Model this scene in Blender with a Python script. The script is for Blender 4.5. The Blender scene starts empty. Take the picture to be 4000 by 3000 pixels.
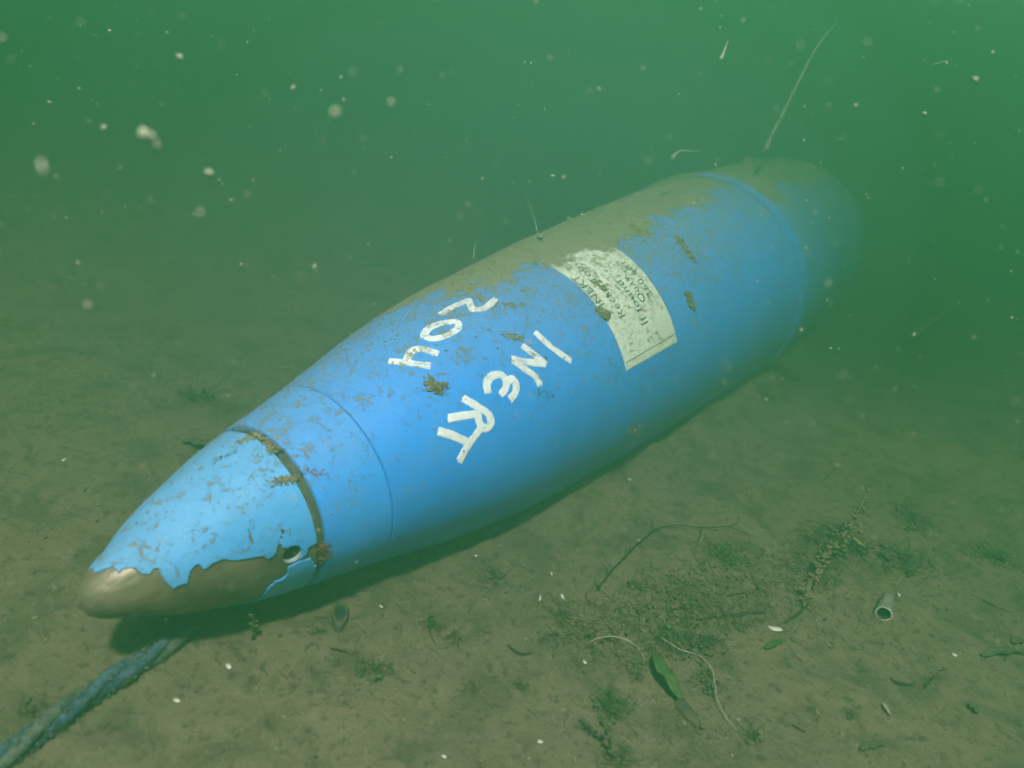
import bpy, math, random
import numpy as np
from mathutils import Matrix, Vector
random.seed(7); rng = np.random.default_rng(7)
SC = bpy.context.scene
R = math.radians

# ------------------------------------------------------------------ camera
F = 3000.0 / 4000.0                      # focal length over picture width
PITCH, ROLL = R(26), R(10)
CAM_H = 0.553
n_up = np.array([math.sin(ROLL)*math.cos(PITCH), -math.cos(ROLL)*math.cos(PITCH), -math.sin(PITCH)])
n_up /= np.linalg.norm(n_up)             # world up in lens axes (right, down, forward)
yv = np.array([0, 0, 1.]) - n_up*n_up[2]; yv /= np.linalg.norm(yv)
xv = np.cross(yv, n_up)
W = np.stack([xv, yv, n_up])             # lens axes -> world
CAM = np.array([0, 0, CAM_H])
cam_d = bpy.data.cameras.new('camera'); cam = bpy.data.objects.new('camera', cam_d)
SC.collection.objects.link(cam); SC.camera = cam
M3 = np.stack([W[:, 0], -W[:, 1], -W[:, 2]], 1)
mw = Matrix.Identity(4)
for i in range(3):
    for j in range(3): mw[i][j] = M3[i, j]
    mw[i][3] = CAM[i]
cam.matrix_world = mw
cam_d.sensor_width = 36; cam_d.lens = 36*F
cam_d.clip_start = .01; cam_d.clip_end = 200
cam_d.dof.use_dof = True; cam_d.dof.focus_distance = .88; cam_d.dof.aperture_fstop = 3.8

# ------------------------------------------------------------------ light
SUN_EL, SUN_AZ = R(67), R(268)           # direction the light comes from (azimuth from +X)
world = bpy.data.worlds.new('World'); SC.world = world; world.use_nodes = True
wt = world.node_tree; bg = wt.nodes['Background']
sky = wt.nodes.new('ShaderNodeTexSky'); sky.sky_type = 'NISHITA'; sky.sun_disc = False
sky.sun_elevation = SUN_EL; sky.sun_rotation = math.pi/2 - SUN_AZ
wt.links.new(sky.outputs[0], bg.inputs[0]); bg.inputs[1].default_value = .12
sl = bpy.data.lights.new('sun', 'SUN'); sl.energy = 5.0; sl.angle = R(5); sl.color = (1, .95, .86)
so = bpy.data.objects.new('sun', sl); SC.collection.objects.link(so)
sd = Vector((math.cos(SUN_EL)*math.cos(SUN_AZ), math.cos(SUN_EL)*math.sin(SUN_AZ), math.sin(SUN_EL)))
so.rotation_euler = sd.to_track_quat('Z', 'Y').to_euler(); so.location = sd*6
SC.view_settings.view_transform = 'Standard'; SC.view_settings.look = 'None'
SC.view_settings.exposure = 2.6; SC.view_settings.gamma = 1; SC.view_settings.use_curve_mapping = False
SC.render.engine = 'CYCLES'
SC.cycles.use_denoising = True
SC.cycles.volume_bounces = 2; SC.cycles.max_bounces = 8; SC.cycles.diffuse_bounces = 2
SC.cycles.transparent_max_bounces = 12

# ------------------------------------------------------------------ maths helpers
def ray(px, py):
    d = np.stack([(np.asarray(px, float)-2000)/3000, (np.asarray(py, float)-1500)/3000, np.ones_like(np.asarray(px, float))], -1)
    return d @ W.T
def proj(p):
    c = (np.asarray(p)-CAM) @ W
    return 2000+3000*c[..., 0]/c[..., 2], 1500+3000*c[..., 1]/c[..., 2]

_T = rng.random((256, 256))
def vnoise(x, y, seed=0):
    x = np.asarray(x, float)+seed*17.3; y = np.asarray(y, float)+seed*9.1
    xi = np.floor(x).astype(int); yi = np.floor(y).astype(int); fx = x-xi; fy = y-yi
    fx = fx*fx*(3-2*fx); fy = fy*fy*(3-2*fy)
    g = lambda a, b: _T[a & 255, b & 255]
    return (g(xi, yi)*(1-fx)+g(xi+1, yi)*fx)*(1-fy)+(g(xi, yi+1)*(1-fx)+g(xi+1, yi+1)*fx)*fy
def fbm(x, y, o=4, seed=0):
    t = 0; a = .5
    for k in range(o):
        t = t+a*(vnoise(x*2**k, y*2**k, seed+k)-.5); a *= .5
    return t*2

# ------------------------------------------------------------------ the shell's axis and profile
s_k = np.array([0, .0372, .1116, .2417, .4091, .6322, .8925, 1.2086, 1.5805, 1.8594])
r_k = np.array([0, .0306, .0636, .0969, .1377, .1647, .1853, .2002, .2000, .1992])
m_k = np.gradient(r_k, s_k)
def prof(s):
    s = np.asarray(s, float)
    i = np.clip(np.searchsorted(s_k, s)-1, 0, len(s_k)-2)
    h = s_k[i+1]-s_k[i]; t = (s-s_k[i])/h
    v = (2*t**3-3*t**2+1)*r_k[i]+(t**3-2*t**2+t)*h*m_k[i]+(-2*t**3+3*t**2)*r_k[i+1]+(t**3-t**2)*h*m_k[i+1]
    tip = .0306*np.clip(s/.0372, 0, 1)**.45
    v = np.where(s < .0372, tip, v)
    tail = np.clip((s-TAIL0)/(TAIL1-TAIL0), 0, 1)
    return v*np.sqrt(np.clip(1-tail**2.6, 0, 1))
TAIL0, TAIL1 = 1.46, 1.90
u_c = np.array([.59151, -.31369, .74277]); u_c /= np.linalg.norm(u_c)
U = W @ u_c
P0 = CAM + W @ np.array([-.3400, .1747, .6044])
A = np.array([0, 0, 1.]) - U*U[2]; A /= np.linalg.norm(A)        # towards the top of the shell
B = np.cross(U, A)
if np.dot(B, CAM-P0) < 0: B = -B                                 # towards the lens side
def surf(s, th, off=0):
    s = np.asarray(s, float); th = np.asarray(th, float)
    e = 1e-3; dr = (prof(s+e)-prof(np.maximum(s-e, 0)))/(e+np.minimum(s, e))
    rad = np.cos(th)[..., None]*A+np.sin(th)[..., None]*B
    nn = rad-dr[..., None]*U; nn /= np.linalg.norm(nn, axis=-1, keepdims=True)
    return P0+s[..., None]*U+prof(s)[..., None]*rad+np.asarray(off)[..., None]*nn
def hit(px, py):
    """where the sight line through a pixel meets the shell: (s, theta)"""
    d = ray(px, py); shp = d.shape[:-1]; d = d.reshape(-1, 3); out = []
    t = np.linspace(.4, 2.6, 4400)
    for v in d:
        q = CAM+t[:, None]*v-P0; s = q@U; dist = np.linalg.norm(q-s[:, None]*U, axis=1)
        g = dist-prof(np.clip(s, 0, 1.7))+np.where((s < 0) | (s > 1.77), 1, 0)
        k = np.argmax(g < 0) if (g < 0).any() else int(np.argmin(g))
        w = q[k]; out.append((w@U, math.atan2(w@B, w@A)))
    o = np.array(out).reshape(*shp, 2); return o[..., 0], o[..., 1]
def relief(s, th): return .0020+.0009*fbm(np.asarray(s, float)*22, np.asarray(th, float)*2.2, 3, 31)
def ground_h(x, y):
    x = np.asarray(x, float); y = np.asarray(y, float)
    z = .010*fbm(x*2.2, y*2.2, 3, 3)+.006*fbm(x*9, y*9, 3, 5)+.005*fbm(x*34, y*34, 3, 9)+.0032*fbm(x*90, y*90, 2, 11)
    # silt gathered along the buried belly of the shell
    q = np.stack([x, y, np.zeros_like(x)], -1)-P0; s = q@U
    lat = np.abs(q@B)
    z = z+.030*np.exp(-((lat-.160)/.045)**2)*np.clip((s-.45)/.4, 0, 1)*np.clip((1.7-s)/.2, 0, 1)*(1+1.2*fbm(x*14, y*14, 3, 21))
    # low mound at the far right, dip by the nose
    z = z+.05*np.exp(-(((x-1.35)/.30)**2+((y-1.6)/.16)**2))-.012*np.exp(-(((x+.30)/.16)**2+((y-.72)/.12)**2))
    return z
def at(px, py, up=0.0):
    d = ray(px, py)
    p = CAM+d*(CAM[2]/-d[..., 2:3])
    for _ in range(5):
        z = ground_h(p[..., 0], p[..., 1])+up
        p = CAM+d*((CAM[2]-z)/-d[..., 2])[..., None]
    return p

# ------------------------------------------------------------------ object helpers
LOC = {}
def link(o): SC.collection.objects.link(o); return o
def thing(name, loc, label, cat, group=None):
    o = bpy.data.objects.new(name, None); link(o); o.location = Vector(loc); o.empty_display_size = .02
    LOC[o] = np.array(loc, float); o['label'] = label; o['category'] = cat
    if group: o['group'] = group
    return o
def tag(o, label, cat, group=None):
    o['label'] = label; o['category'] = cat
    if group: o['group'] = group
    return o
def mesh(name, v, f, mat, parent=None, smooth=True, loc=None, kind=None, label=None, attr=None):
    v = np.asarray(v, float).reshape(-1, 3)
    if parent is not None:
        base = LOC[parent]
    else:
        base = np.array(loc, float) if loc is not None else np.zeros(3)
    me = bpy.data.meshes.new(name); 
    f = [tuple(int(i) for i in q) for q in f] if not isinstance(f, np.ndarray) else f.tolist()
    me.from_pydata((v-base).tolist(), [], f); me.update()
    if smooth: me.polygons.foreach_set('use_smooth', [True]*len(me.polygons))
    if attr is not None:
        a = me.attributes.new('edge', 'FLOAT', 'POINT'); a.data.foreach_set('value', np.asarray(attr, float).ravel())
    me.materials.append(mat)
    o = bpy.data.objects.new(name, me); link(o)
    if parent is not None: o.parent = parent
    else: o.location = Vector(base)
    LOC[o] = base
    if kind: o['kind'] = kind
    if label: o['label'] = label
    return o
def grid_faces(nu, nv, wrap=False, keep=None):
    i, j = np.meshgrid(np.arange(nu-1), np.arange(nv if wrap else nv-1), indexing='ij')
    j2 = (j+1) % nv
    f = np.stack([i*nv+j, i*nv+j2, (i+1)*nv+j2, (i+1)*nv+j], -1).reshape(-1, 4)
    return f if keep is None else f[keep.reshape(-1)]
def tube(pts, rad, n=8, close=True):
    pts = np.asarray(pts, float); m = len(pts); rad = np.broadcast_to(np.asarray(rad, float), (m,))
    tg = np.gradient(pts, axis=0); tg /= np.linalg.norm(tg, axis=1, keepdims=True)+1e-12
    ref = np.array([0, 0, 1.]) if abs(tg[0][2]) < .9 else np.array([1., 0, 0])
    a = np.cross(tg, ref); a /= np.linalg.norm(a, axis=1, keepdims=True)+1e-12; b = np.cross(tg, a)
    th = np.linspace(0, 2*np.pi, n, endpoint=False)
    v = pts[:, None]+rad[:, None, None]*(np.cos(th)[None, :, None]*a[:, None]+np.sin(th)[None, :, None]*b[:, None])
    f = grid_faces(m, n, True).tolist()
    if close: f += [list(range(n))[::-1], [(m-1)*n+k for k in range(n)]]
    return v.reshape(-1, 3), f
def spline(pts, n):
    pts = np.asarray(pts, float); m = len(pts)
    if m == 2: return pts[0]+(pts[1]-pts[0])*np.linspace(0, 1, n)[:, None]
    d = np.concatenate([[0], np.cumsum(np.linalg.norm(np.diff(pts, axis=0), axis=1))]); t = np.linspace(0, d[-1], n)
    mm = np.gradient(pts, d, axis=0); i = np.clip(np.searchsorted(d, t)-1, 0, m-2); h = (d[i+1]-d[i])[:, None]; q = (t-d[i])[:, None]/h
    return (2*q**3-3*q**2+1)*pts[i]+(q**3-2*q**2+q)*h*mm[i]+(-2*q**3+3*q**2)*pts[i+1]+(q**3-q**2)*h*mm[i+1]
class Bag:
    def __init__(s): s.v = []; s.f = []; s.n = 0
    def add(s, v, f):
        s.v.append(np.asarray(v, float).reshape(-1, 3)); s.f += [[int(i)+s.n for i in q] for q in f]; s.n += len(s.v[-1])
    def mesh(s, name, mat, **k): return mesh(name, np.concatenate(s.v), s.f, mat, **k)
def ribbon(pts, width, n=24, twist=0., cup=.0):
    """a leaf blade with a raised midrib and wavy edges"""
    c = spline(pts, n); tg = np.gradient(c, axis=0); tg /= np.linalg.norm(tg, axis=1, keepdims=True)
    sd_ = np.cross(tg, [0, 0, 1.]); sd_ /= np.linalg.norm(sd_, axis=1, keepdims=True)+1e-9
    up = np.cross(sd_, tg); t = np.linspace(0, 1, n)
    w = np.asarray(width(t) if callable(width) else np.full(n, width))
    rows = []
    for k in (-1, -.5, 0, .5, 1):
        ang = twist*t; s_ = np.cos(ang)[:, None]*sd_+np.sin(ang)[:, None]*up; u_ = -np.sin(ang)[:, None]*sd_+np.cos(ang)[:, None]*up
        z = cup*abs(k)*w+.12*w*np.sin(t*17+k*3)*abs(k)
        rows.append(c+s_*(k*w/2)[:, None]+u_*z[:, None])
    v = np.stack(rows, 1); top = v.reshape(-1, 3); bot = (v-up[:, None]*.0006).reshape(-1, 3)
    f = grid_faces(n, 5).tolist(); m = len(top)
    f2 = [[q[0]+m, q[3]+m, q[2]+m, q[1]+m] for q in f]
    e = [[i*5, (i+1)*5, (i+1)*5+m, i*5+m] for i in range(n-1)]+[[i*5+4, i*5+4+m, (i+1)*5+4+m, (i+1)*5+4] for i in range(n-1)]
    return np.concatenate([top, bot]), f+f2+e
def lump(c, r, sq=(1, 1, 1), seed=0, n=7, m=10, amp=.35):
    rs = np.random.default_rng(seed); c = np.asarray(c, float)
    ph = np.linspace(.12, np.pi-.12, n); th = np.linspace(0, 2*np.pi, m, endpoint=False)
    P, T = np.meshgrid(ph, th, indexing='ij')
    rr = r*(1+amp*(rs.random(P.shape)-.5)*1.2+amp*.5*np.sin(T*2+rs.random()*6))
    v = np.stack([rr*np.sin(P)*np.cos(T)*sq[0], rr*np.sin(P)*np.sin(T)*sq[1], rr*np.cos(P)*sq[2]], -1)
    a = rs.random()*6.28; ca, sa = math.cos(a), math.sin(a)
    v = v@np.array([[ca, sa, 0], [-sa, ca, 0], [0, 0, 1]])
    f = grid_faces(n, m, True).tolist()+[list(range(m))[::-1], [(n-1)*m+k for k in range(m)]]
    return v.reshape(-1, 3)+c, f

# ------------------------------------------------------------------ material helpers
class NT:
    def __init__(s, name):
        s.m = bpy.data.materials.new(name); s.m.use_nodes = True; s.t = s.m.node_tree; s.b = s.t.nodes['Principled BSDF']
    def node(s, ty, ins=None, **kw):
        n = s.t.nodes.new(ty)
        for k, v in kw.items(): setattr(n, k, v)
        for k, v in (ins or {}).items(): s.put(n.inputs[k], v)
        return n
    def put(s, sock, v):
        if isinstance(v, bpy.types.NodeSocket): s.t.links.new(v, sock)
        else: sock.default_value = v
    def coord(s): return s.node('ShaderNodeTexCoord').outputs['Object']
    def noise(s, scale, detail=4, rough=.55, vec=None, dist=0):
        n = s.node('ShaderNodeTexNoise', {'Scale': scale, 'Detail': detail, 'Roughness': rough, 'Distortion': dist})
        s.t.links.new(vec or s.coord(), n.inputs['Vector']); return n.outputs['Fac']
    def math(s, op, a, b=0., c=None):
        n = s.node('ShaderNodeMath', operation=op); s.put(n.inputs[0], a); s.put(n.inputs[1], b)
        if c is not None: s.put(n.inputs[2], c)
        return n.outputs[0]
    def step(s, v, lo, hi, a=0., b=1.):
        n = s.node('ShaderNodeMapRange', {'Value': v, 'From Min': lo, 'From Max': hi, 'To Min': a, 'To Max': b}); n.interpolation_type = 'SMOOTHSTEP'
        return n.outputs[0]
    def mix(s, f, a, b):
        n = s.node('ShaderNodeMix', data_type='RGBA'); s.put(n.inputs[0], f)
        s.put(n.inputs[6], a if isinstance(a, bpy.types.NodeSocket) else (*a, 1)); s.put(n.inputs[7], b if isinstance(b, bpy.types.NodeSocket) else (*b, 1))
        return n.outputs[2]
    def bump(s, h, strength, dist, normal=None):
        n = s.node('ShaderNodeBump', {'Strength': strength, 'Distance': dist, 'Height': h})
        if normal is not None: s.t.links.new(normal, n.inputs['Normal'])
        return n.outputs[0]
    def done(s, col, rough=.8, normal=None, metal=0., spec=None):
        s.put(s.b.inputs['Base Color'], col if isinstance(col, bpy.types.NodeSocket) else (*col, 1))
        s.put(s.b.inputs['Roughness'], rough); s.put(s.b.inputs['Metallic'], metal)
        if normal is not None: s.t.links.new(normal, s.b.inputs['Normal'])
        if spec is not None: s.b.inputs['Specular IOR Level'].default_value = spec
        return s.m
SILT_A, SILT_B = (.17, .15, .085), (.29, .26, .16)
def painted(name, col, col2, rough=.46, spots=1., fray=False, sh=0., film=1.):
    """paint with the silt that has settled on it; 'edge' is the distance in metres inside the silted crest"""
    t = NT(name); e = t.node('ShaderNodeAttribute', attribute_name='edge').outputs['Fac']
    co = t.coord()
    big = t.noise(11, 5, .6, co, .6); mid = t.noise(58, 6, .68, co, .9); fine = t.noise(230, 5, .7, co, 1.2)
    # crest: fully covered where edge > 0, ragged border
    k = t.math('ADD', e, t.math('MULTIPLY', t.math('SUBTRACT', big, .5), .20))
    k = t.math('ADD', k, t.math('MULTIPLY', t.math('SUBTRACT', mid, .5), .11))
    crest = t.math('MAXIMUM', t.step(k, -.016, .022), t.step(e, -.19, .02, 0, .42*film))
    # clots thinning out away from the crest
    th = t.step(e, -.27, -.005, .612, .525)
    cl = t.math('ADD', t.math('MULTIPLY', mid, .5), t.math('MULTIPLY', fine, .5-sh))
    clot = t.math('MULTIPLY', t.step(t.math('SUBTRACT', cl, th), -.010, .022), .85*spots)
    fl = t.step(t.noise(300, 3, .6, co, .5), .645, .68, 0, .75*spots)
    fl = t.math('MULTIPLY', fl, t.step(e, -.34, -.06))
    silt = t.math('MAXIMUM', t.math('MAXIMUM', crest, clot), fl)
    base = t.mix(t.step(t.noise(6, 3, .5, co), .3, .7), col, col2)
    base = t.mix(t.step(t.noise(5, 6, .7, co, 1.), .45, .75, 0, .35*film), base, tuple(c*.62 for c in col))
    base = t.mix(t.step(t.noise(420, 4, .7, co), .52, .72, 0, .22*film), base, tuple(c*.5 for c in col))
    # green-brown film
    base = t.mix(t.step(t.noise(19, 5, .65, co),   .48, .75, 0, .20*film), base, (.16, .24, .16))
    silc = t.mix(t.noise(60, 5, .7, co), SILT_A, SILT_B)
    c = t.mix(silt, base, silc)
    h = t.math('ADD', t.math('MULTIPLY', silt, 1.), t.math('MULTIPLY', t.math('MULTIPLY', fine, silt), .9))
    nb = t.bump(h, .55, .0028)
    nb = t.bump(t.noise(95, 5, .6, co), .28, .0016, nb)
    nb = t.bump(t.noise(300, 3, .5, co), .18, .0007, nb)
    m = t.done(c, t.math('ADD', t.math('MULTIPLY', silt, .5), rough), nb, spec=.35)
    if fray:
        tr = t.node('ShaderNodeBsdfTransparent'); mx = t.node('ShaderNodeMixShader')
        a = t.node('ShaderNodeAttribute', attribute_name='cross').outputs['Fac']; b = t.node('ShaderNodeAttribute', attribute_name='along').outputs['Fac']
        cv = t.node('ShaderNodeCombineXYZ', {'X': t.math('MULTIPLY', a, 900.), 'Y': t.math('MULTIPLY', b, 45.)})
        br = t.node('ShaderNodeTexNoise', {'Vector': cv.outputs[0], 'Scale': 1., 'Detail': 2.}).outputs['Fac']
        g = t.step(t.math('ADD', br, t.math('MULTIPLY', t.noise(28, 3, .5, co), .5)), .52, .66); spk = t.step(t.noise(240, 4, .7, co), .33, .39)
        t.t.links.new(t.math('MULTIPLY', g, spk), mx.inputs[0]); t.t.links.new(tr.outputs[0], mx.inputs[1]); t.t.links.new(t.b.outputs[0], mx.inputs[2])
        t.t.links.new(mx.outputs[0], t.t.nodes['Material Output'].inputs['Surface'])
    return m
def plain(name, c1, c2, scale=60, rough=.8, bump=.4, dist=.002, metal=0., spec=.3, trans=0.):
    t = NT(name); co = t.coord(); f = t.noise(scale, 5, .65, co)
    m = t.done(t.mix(t.step(f, .3, .7), c1, c2), rough, t.bump(t.noise(scale*2.5, 4, .6, co), bump, dist), metal, spec)
    if trans: t.b.inputs['Transmission Weight'].default_value = trans
    return m

M = {}
M['blue'] = painted('sea_blue_paint', (.030, .285, .88), (.045, .33, .94))
M['blue_front'] = painted('front_blue_paint', (.04, .32, .90), (.055, .36, .95))
M['blue_nose'] = painted('pale_nose_paint', (.07, .40, .89), (.09, .45, .94), sh=.028)
M['blue_tail'] = painted('tail_blue_paint', (.03, .29, .78), (.04, .33, .84))
M['white_stroke'] = painted('brushed_white_paint', (.86, .88, .88), (.92, .93, .92), .6, .95, True, -.012, .2)
M['label'] = painted('pale_label_film', (.80, .84, .66), (.88, .92, .76), .45, sh=-.004, film=.35)
M['ink'] = painted('label_ink', (.05, .10, .09), (.12, .18, .15), .6, .6, film=.3)
M['metal'] = plain('bare_dull_metal', (.11, .095, .065), (.25, .20, .13), 18, .42, .5, .0015, .3, .5)
M['groove'] = plain('silted_groove', (.045, .055, .045), (.10, .10, .07), 120, .9, .6, .002)
M['hole'] = plain('hole_shade', (.012, .02, .022), (.03, .04, .045), 80, .7)  # near-black colour stands in for the shade inside holes
M['bore_wall'] = plain('chipped_bore_wall', (.30, .46, .60), (.34, .26, .18), 90, .4, .3, .001)
M['weed'] = plain('green_weed', (.045, .09, .03), (.08, .14, .045), 90, .6, .3, .001)
M['weed_dark'] = plain('dark_weed', (.065, .08, .042), (.12, .125, .068), 120, .7)
M['weed_brown'] = plain('brown_weed', (.15, .12, .07), (.26, .21, .12), 140, .8)
M['weed_yellow'] = plain('straw_weed', (.30, .26, .10), (.42, .37, .17), 90, .7)
M['twig'] = plain('rotting_twig', (.025, .022, .018), (.06, .05, .035), 160, .9, .8)
M['shell_white'] = plain('worn_white_shell', (.48, .47, .38), (.75, .73, .62), 180, .35, .3, .0006, 0, .6)
M['shell_grey'] = plain('grey_shell', (.14, .14, .10), (.32, .31, .23), 150, .55, .6, .001)
M['strand'] = plain('pale_filament', (.24, .24, .18), (.42, .40, .32), 200, .5)
M['flake'] = plain('pale_flake', (.18, .18, .13), (.33, .32, .25), 220, .6)
M['rust'] = plain('reddish_growth', (.16, .055, .04), (.24, .10, .065), 180, .9, .9)
M['turf'] = plain('brown_turf', (.10, .095, .05), (.19, .165, .09), 140, .9)
M['rock'] = plain('dark_silted_stone', (.05, .05, .035), (.11, .10, .065), 30, .9, .8, .004)
M['silt'] = plain('loose_silt', SILT_A, SILT_B, 120, .95, .9, .002)
M['rope'] = plain('faded_blue_rope', (.025, .06, .10), (.08, .14, .18), 70, .85, .9, .0015)
M['rope2'] = plain('silted_rope_strand', (.05, .075, .075), (.14, .15, .11), 55, .9, .9, .0015)

# seabed
t = NT('silty_seabed'); co = t.coord()
a = t.noise(2.3, 5, .6, co); b = t.noise(16, 6, .65, co, .5); c = t.noise(90, 6, .7, co); d = t.noise(420, 4, .7, co)
col = t.mix(t.step(a, .35, .65), (.31, .245, .155), (.24, .205, .13))
col = t.mix(t.step(b, .46, .64, 0, .75), col, (.145, .135, .075))
col = t.mix(t.step(c, .52, .66, 0, .75), col, (.09, .08, .05))  # speckle contrast also stands in for weak relief shading
col = t.mix(t.step(d, .56, .68, 0, .65), col, (.36, .32, .24))
col = t.mix(t.step(t.noise(700, 2, .5, co), .70, .74, 0, .8), col, (.025, .03, .02))
nb = t.bump(b, .8, .010); nb = t.bump(c, 1., .008, nb); nb = t.bump(d, .9, .004, nb)
M['seabed'] = t.done(col, .95, nb, spec=.15)

# ------------------------------------------------------------------ seabed sheet
def axis_pts(lo, hi, step, far):
    core = np.arange(lo, hi+step/2, step); k = np.geomspace(step, far, 40)
    return np.concatenate([lo-np.cumsum(k)[::-1], core, hi+np.cumsum(k)])
gx = axis_pts(-.75, 1.25, .0052, 3.0); gy = axis_pts(.28, 2.1, .0058, 3.0)
X, Y = np.meshgrid(gx, gy, indexing='ij')
mesh('seabed', np.stack([X, Y, ground_h(X, Y)], -1), grid_faces(len(gx), len(gy))[:, ::-1], M['seabed'], kind='structure')

# ------------------------------------------------------------------ silt border on the shell
bp = np.array([(820, 1745), (1000, 1610), (1150, 1480), (1350, 1340), (1500, 1250), (1680, 1185), (1830, 1135), (2000, 1095), (2160, 1060), (2330, 1000), (2480, 960), (2620, 880), (2760, 770), (2900, 745), (3060, 730), (3200, 735)], float)
bs, bt = hit(bp[:, 0], bp[:, 1]); o_ = np.argsort(bs); bs, bt = bs[o_], bt[o_]
def edge(s, th):
    tb = np.interp(s, bs, bt); th = np.asarray(th)
    wrapped = (th+np.pi) % (2*np.pi)-np.pi
    d_front = tb-wrapped; d_back = wrapped+.9
    e = np.minimum(d_front, d_back)*prof(s)
    return np.where(s < .27, np.minimum(e, -.012)-.02*np.clip((.27-s)/.2, 0, 1), e)

# ------------------------------------------------------------------ the practice torpedo
base = P0+.7*U; base = np.array([base[0], base[1], 0.])
T = thing('practice_torpedo', base, 'big blue torpedo-shaped practice round lying nose down in the silt with INERT brushed in white', 'torpedo')
def revolve(name, s0, s1, ns, mat, off=0., parent=T, lip0=0., lip1=0., nth=360, eo=0., label=None, th0=0., th1=2*np.pi):
    s = np.linspace(s0, s1, ns); full = abs(th1-th0-2*np.pi) < 1e-6
    th = np.linspace(th0, th1, nth, endpoint=not full)
    S_, T_ = np.meshgrid(s, th, indexing='ij'); O_ = np.full_like(S_, off)
    O_ = O_+.0009*fbm(S_*22, T_*2.2, 3, 31)
    if lip0: S_ = np.concatenate([S_[:1], S_]); T_ = np.concatenate([T_[:1], T_]); O_ = np.concatenate([np.full((1, nth), off-lip0), O_])
    if lip1: S_ = np.concatenate([S_, S_[-1:]]); T_ = np.concatenate([T_, T_[-1:]]); O_ = np.concatenate([O_, np.full((1, nth), off-lip1)])
    v = surf(S_, T_, O_)
    return mesh(name, v, grid_faces(S_.shape[0], nth, full), mat, parent, attr=edge(S_, T_)+eo, label=label)
revolve('front_section', .1785, .2462, 50, M['blue_front'], .0022, lip0=.008, lip1=.004)
revolve('body', .2476, 1.149, 420, M['blue'], .0020, lip0=.004, lip1=.006, nth=420)
revolve('rear_ring', 1.1505, 1.180, 14, M['blue'], .0070, eo=-.05, lip0=.009, lip1=.009, label='raised blue ring round the rear joint')
revolve('tail_section', 1.182, 1.262, 60, M['blue_tail'], .0005, eo=.045, lip1=.006)
revolve('tail_cap', 1.264, 1.8995, 120, M['blue_tail'], -.002, eo=.0, lip0=.003)
revolve('joint_groove', .162, .186, 14, M['groove'], -.0035, label='dark groove packed with silt behind the nose')
revolve('seam_filler', .2445, .2495, 5, M['groove'], -.0012)

# bare metal nose with a bore, and the chipped paint over it
hs, ht = hit([1140], [2163]); hs, ht = float(hs[0]), float(ht[0]); HR = .0082
def metric(s, th): return np.hypot(s-hs, (th-ht)*prof(hs))
def nose_grid(ns, nth, s1):
    s = np.concatenate([[.0001, .0006, .0014], np.linspace(.0025, s1, ns)]); th = np.linspace(0, 2*np.pi, nth, endpoint=False)+ht-np.pi
    return np.meshgrid(s, th, indexing='ij')
S_, T_ = nose_grid(250, 420, .169)
sc, tc = S_[:-1]+.5*np.diff(S_, axis=0), T_[:-1]+np.pi/420
keep = metric(sc, tc) > HR
v = surf(S_, T_, .0006*fbm(S_*40, T_*3, 3, 41))
ff = grid_faces(*S_.shape, True, keep).tolist()
nv = S_.shape[1]; ff.append(list(range(nv))[::-1])
mesh('nose_cap', v, ff, M['metal'], T, label='bare dull grey metal nose')
zr = lambda x, y: (300+x*.5877, 1600+y*.5877)
upper = [(150, 1085), (205, 1060), (240, 1045), (280, 1085), (305, 1062), (330, 1056), (380, 1052), (440, 1092), (490, 1086), (515, 1058), (540, 1050), (570, 1110), (600, 1150), (645, 1184), (672, 1160), (700, 1156), (732, 1150), (745, 1080), (770, 1042), (800, 1020), (822, 1036), (850, 1062), (880, 1040), (900, 1020), (940, 1004), (975, 990), (1020, 1000), (1090, 992), (1150, 985), (1200, 974), (1240, 970), (1258, 986), (1275, 992), (1310, 960), (1322, 925), (1340, 888), (1362, 905), (1380, 915), (1430, 907), (1476, 900), (1490, 960), (1478, 990), (1505, 970), (1520, 958), (1532, 935), (1535, 914), (1560, 905), (1590, 880)]
lower = [(1575, 1035), (1560, 1012), (1545, 986), (1480, 1000), (1440, 1022), (1405, 1038), (1392, 1095), (1362, 1120), (1330, 1132), (1300, 1150), (1270, 1182), (1245, 1215), (1220, 1240), (1190, 1250), (1160, 1272), (1110, 1290)]
up_ = np.array([zr(*p) for p in upper]); lo_ = np.array([zr(*p) for p in lower])
us, ut = hit(up_[:, 0], up_[:, 1]); ls, lt = hit(lo_[:, 0], lo_[:, 1])
tl = np.linspace(lt[-1]+.1, np.pi*1.05, 12)
print('NOSE', us[:3], ut[:3])
sn = max(float(us[0]), .016)
poly = [(-.01, -np.pi*1.2), (sn, -np.pi*1.2)]
for k in np.linspace(-np.pi*1.15, ut[0]-.1, 30): poly.append((sn+.002+.003*math.sin(k*5)+.002*math.sin(k*13), k))
poly += list(zip(us, ut))+[(.2, ut[-1]+.03), (.2, lt[0]-.02)]+list(zip(ls, lt))
poly += [(ls[-1]-.004-.01*k+.006*math.sin(k*4), a_) for k, a_ in enumerate(tl)]+[(-.01, np.pi*1.2)]
poly = np.array(poly)
def inside(x, y, P):
    r_ = np.zeros(x.shape, bool)
    for (x0, y0), (x1, y1) in zip(P, np.roll(P, -1, 0)):
        if y0 == y1: continue
        c_ = ((y0 > y) != (y1 > y)) & (x < (x1-x0)*(y-y0)/(y1-y0)+x0); r_ ^= c_
    return r_
S_, T_ = nose_grid(330, 720, .1692)
sc, tc = S_[:-1]+.5*np.diff(S_, axis=0), T_[:-1]+np.pi/720
tcw = (tc+np.pi) % (2*np.pi)-np.pi
jx = .0011*fbm(sc*500, tcw*38, 3, 51); jy = .02*fbm(sc*500+9, tcw*38, 3, 52)
bare = inside(sc+jx, tcw+jy, poly) | (metric(sc, tc) < HR)
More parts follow.
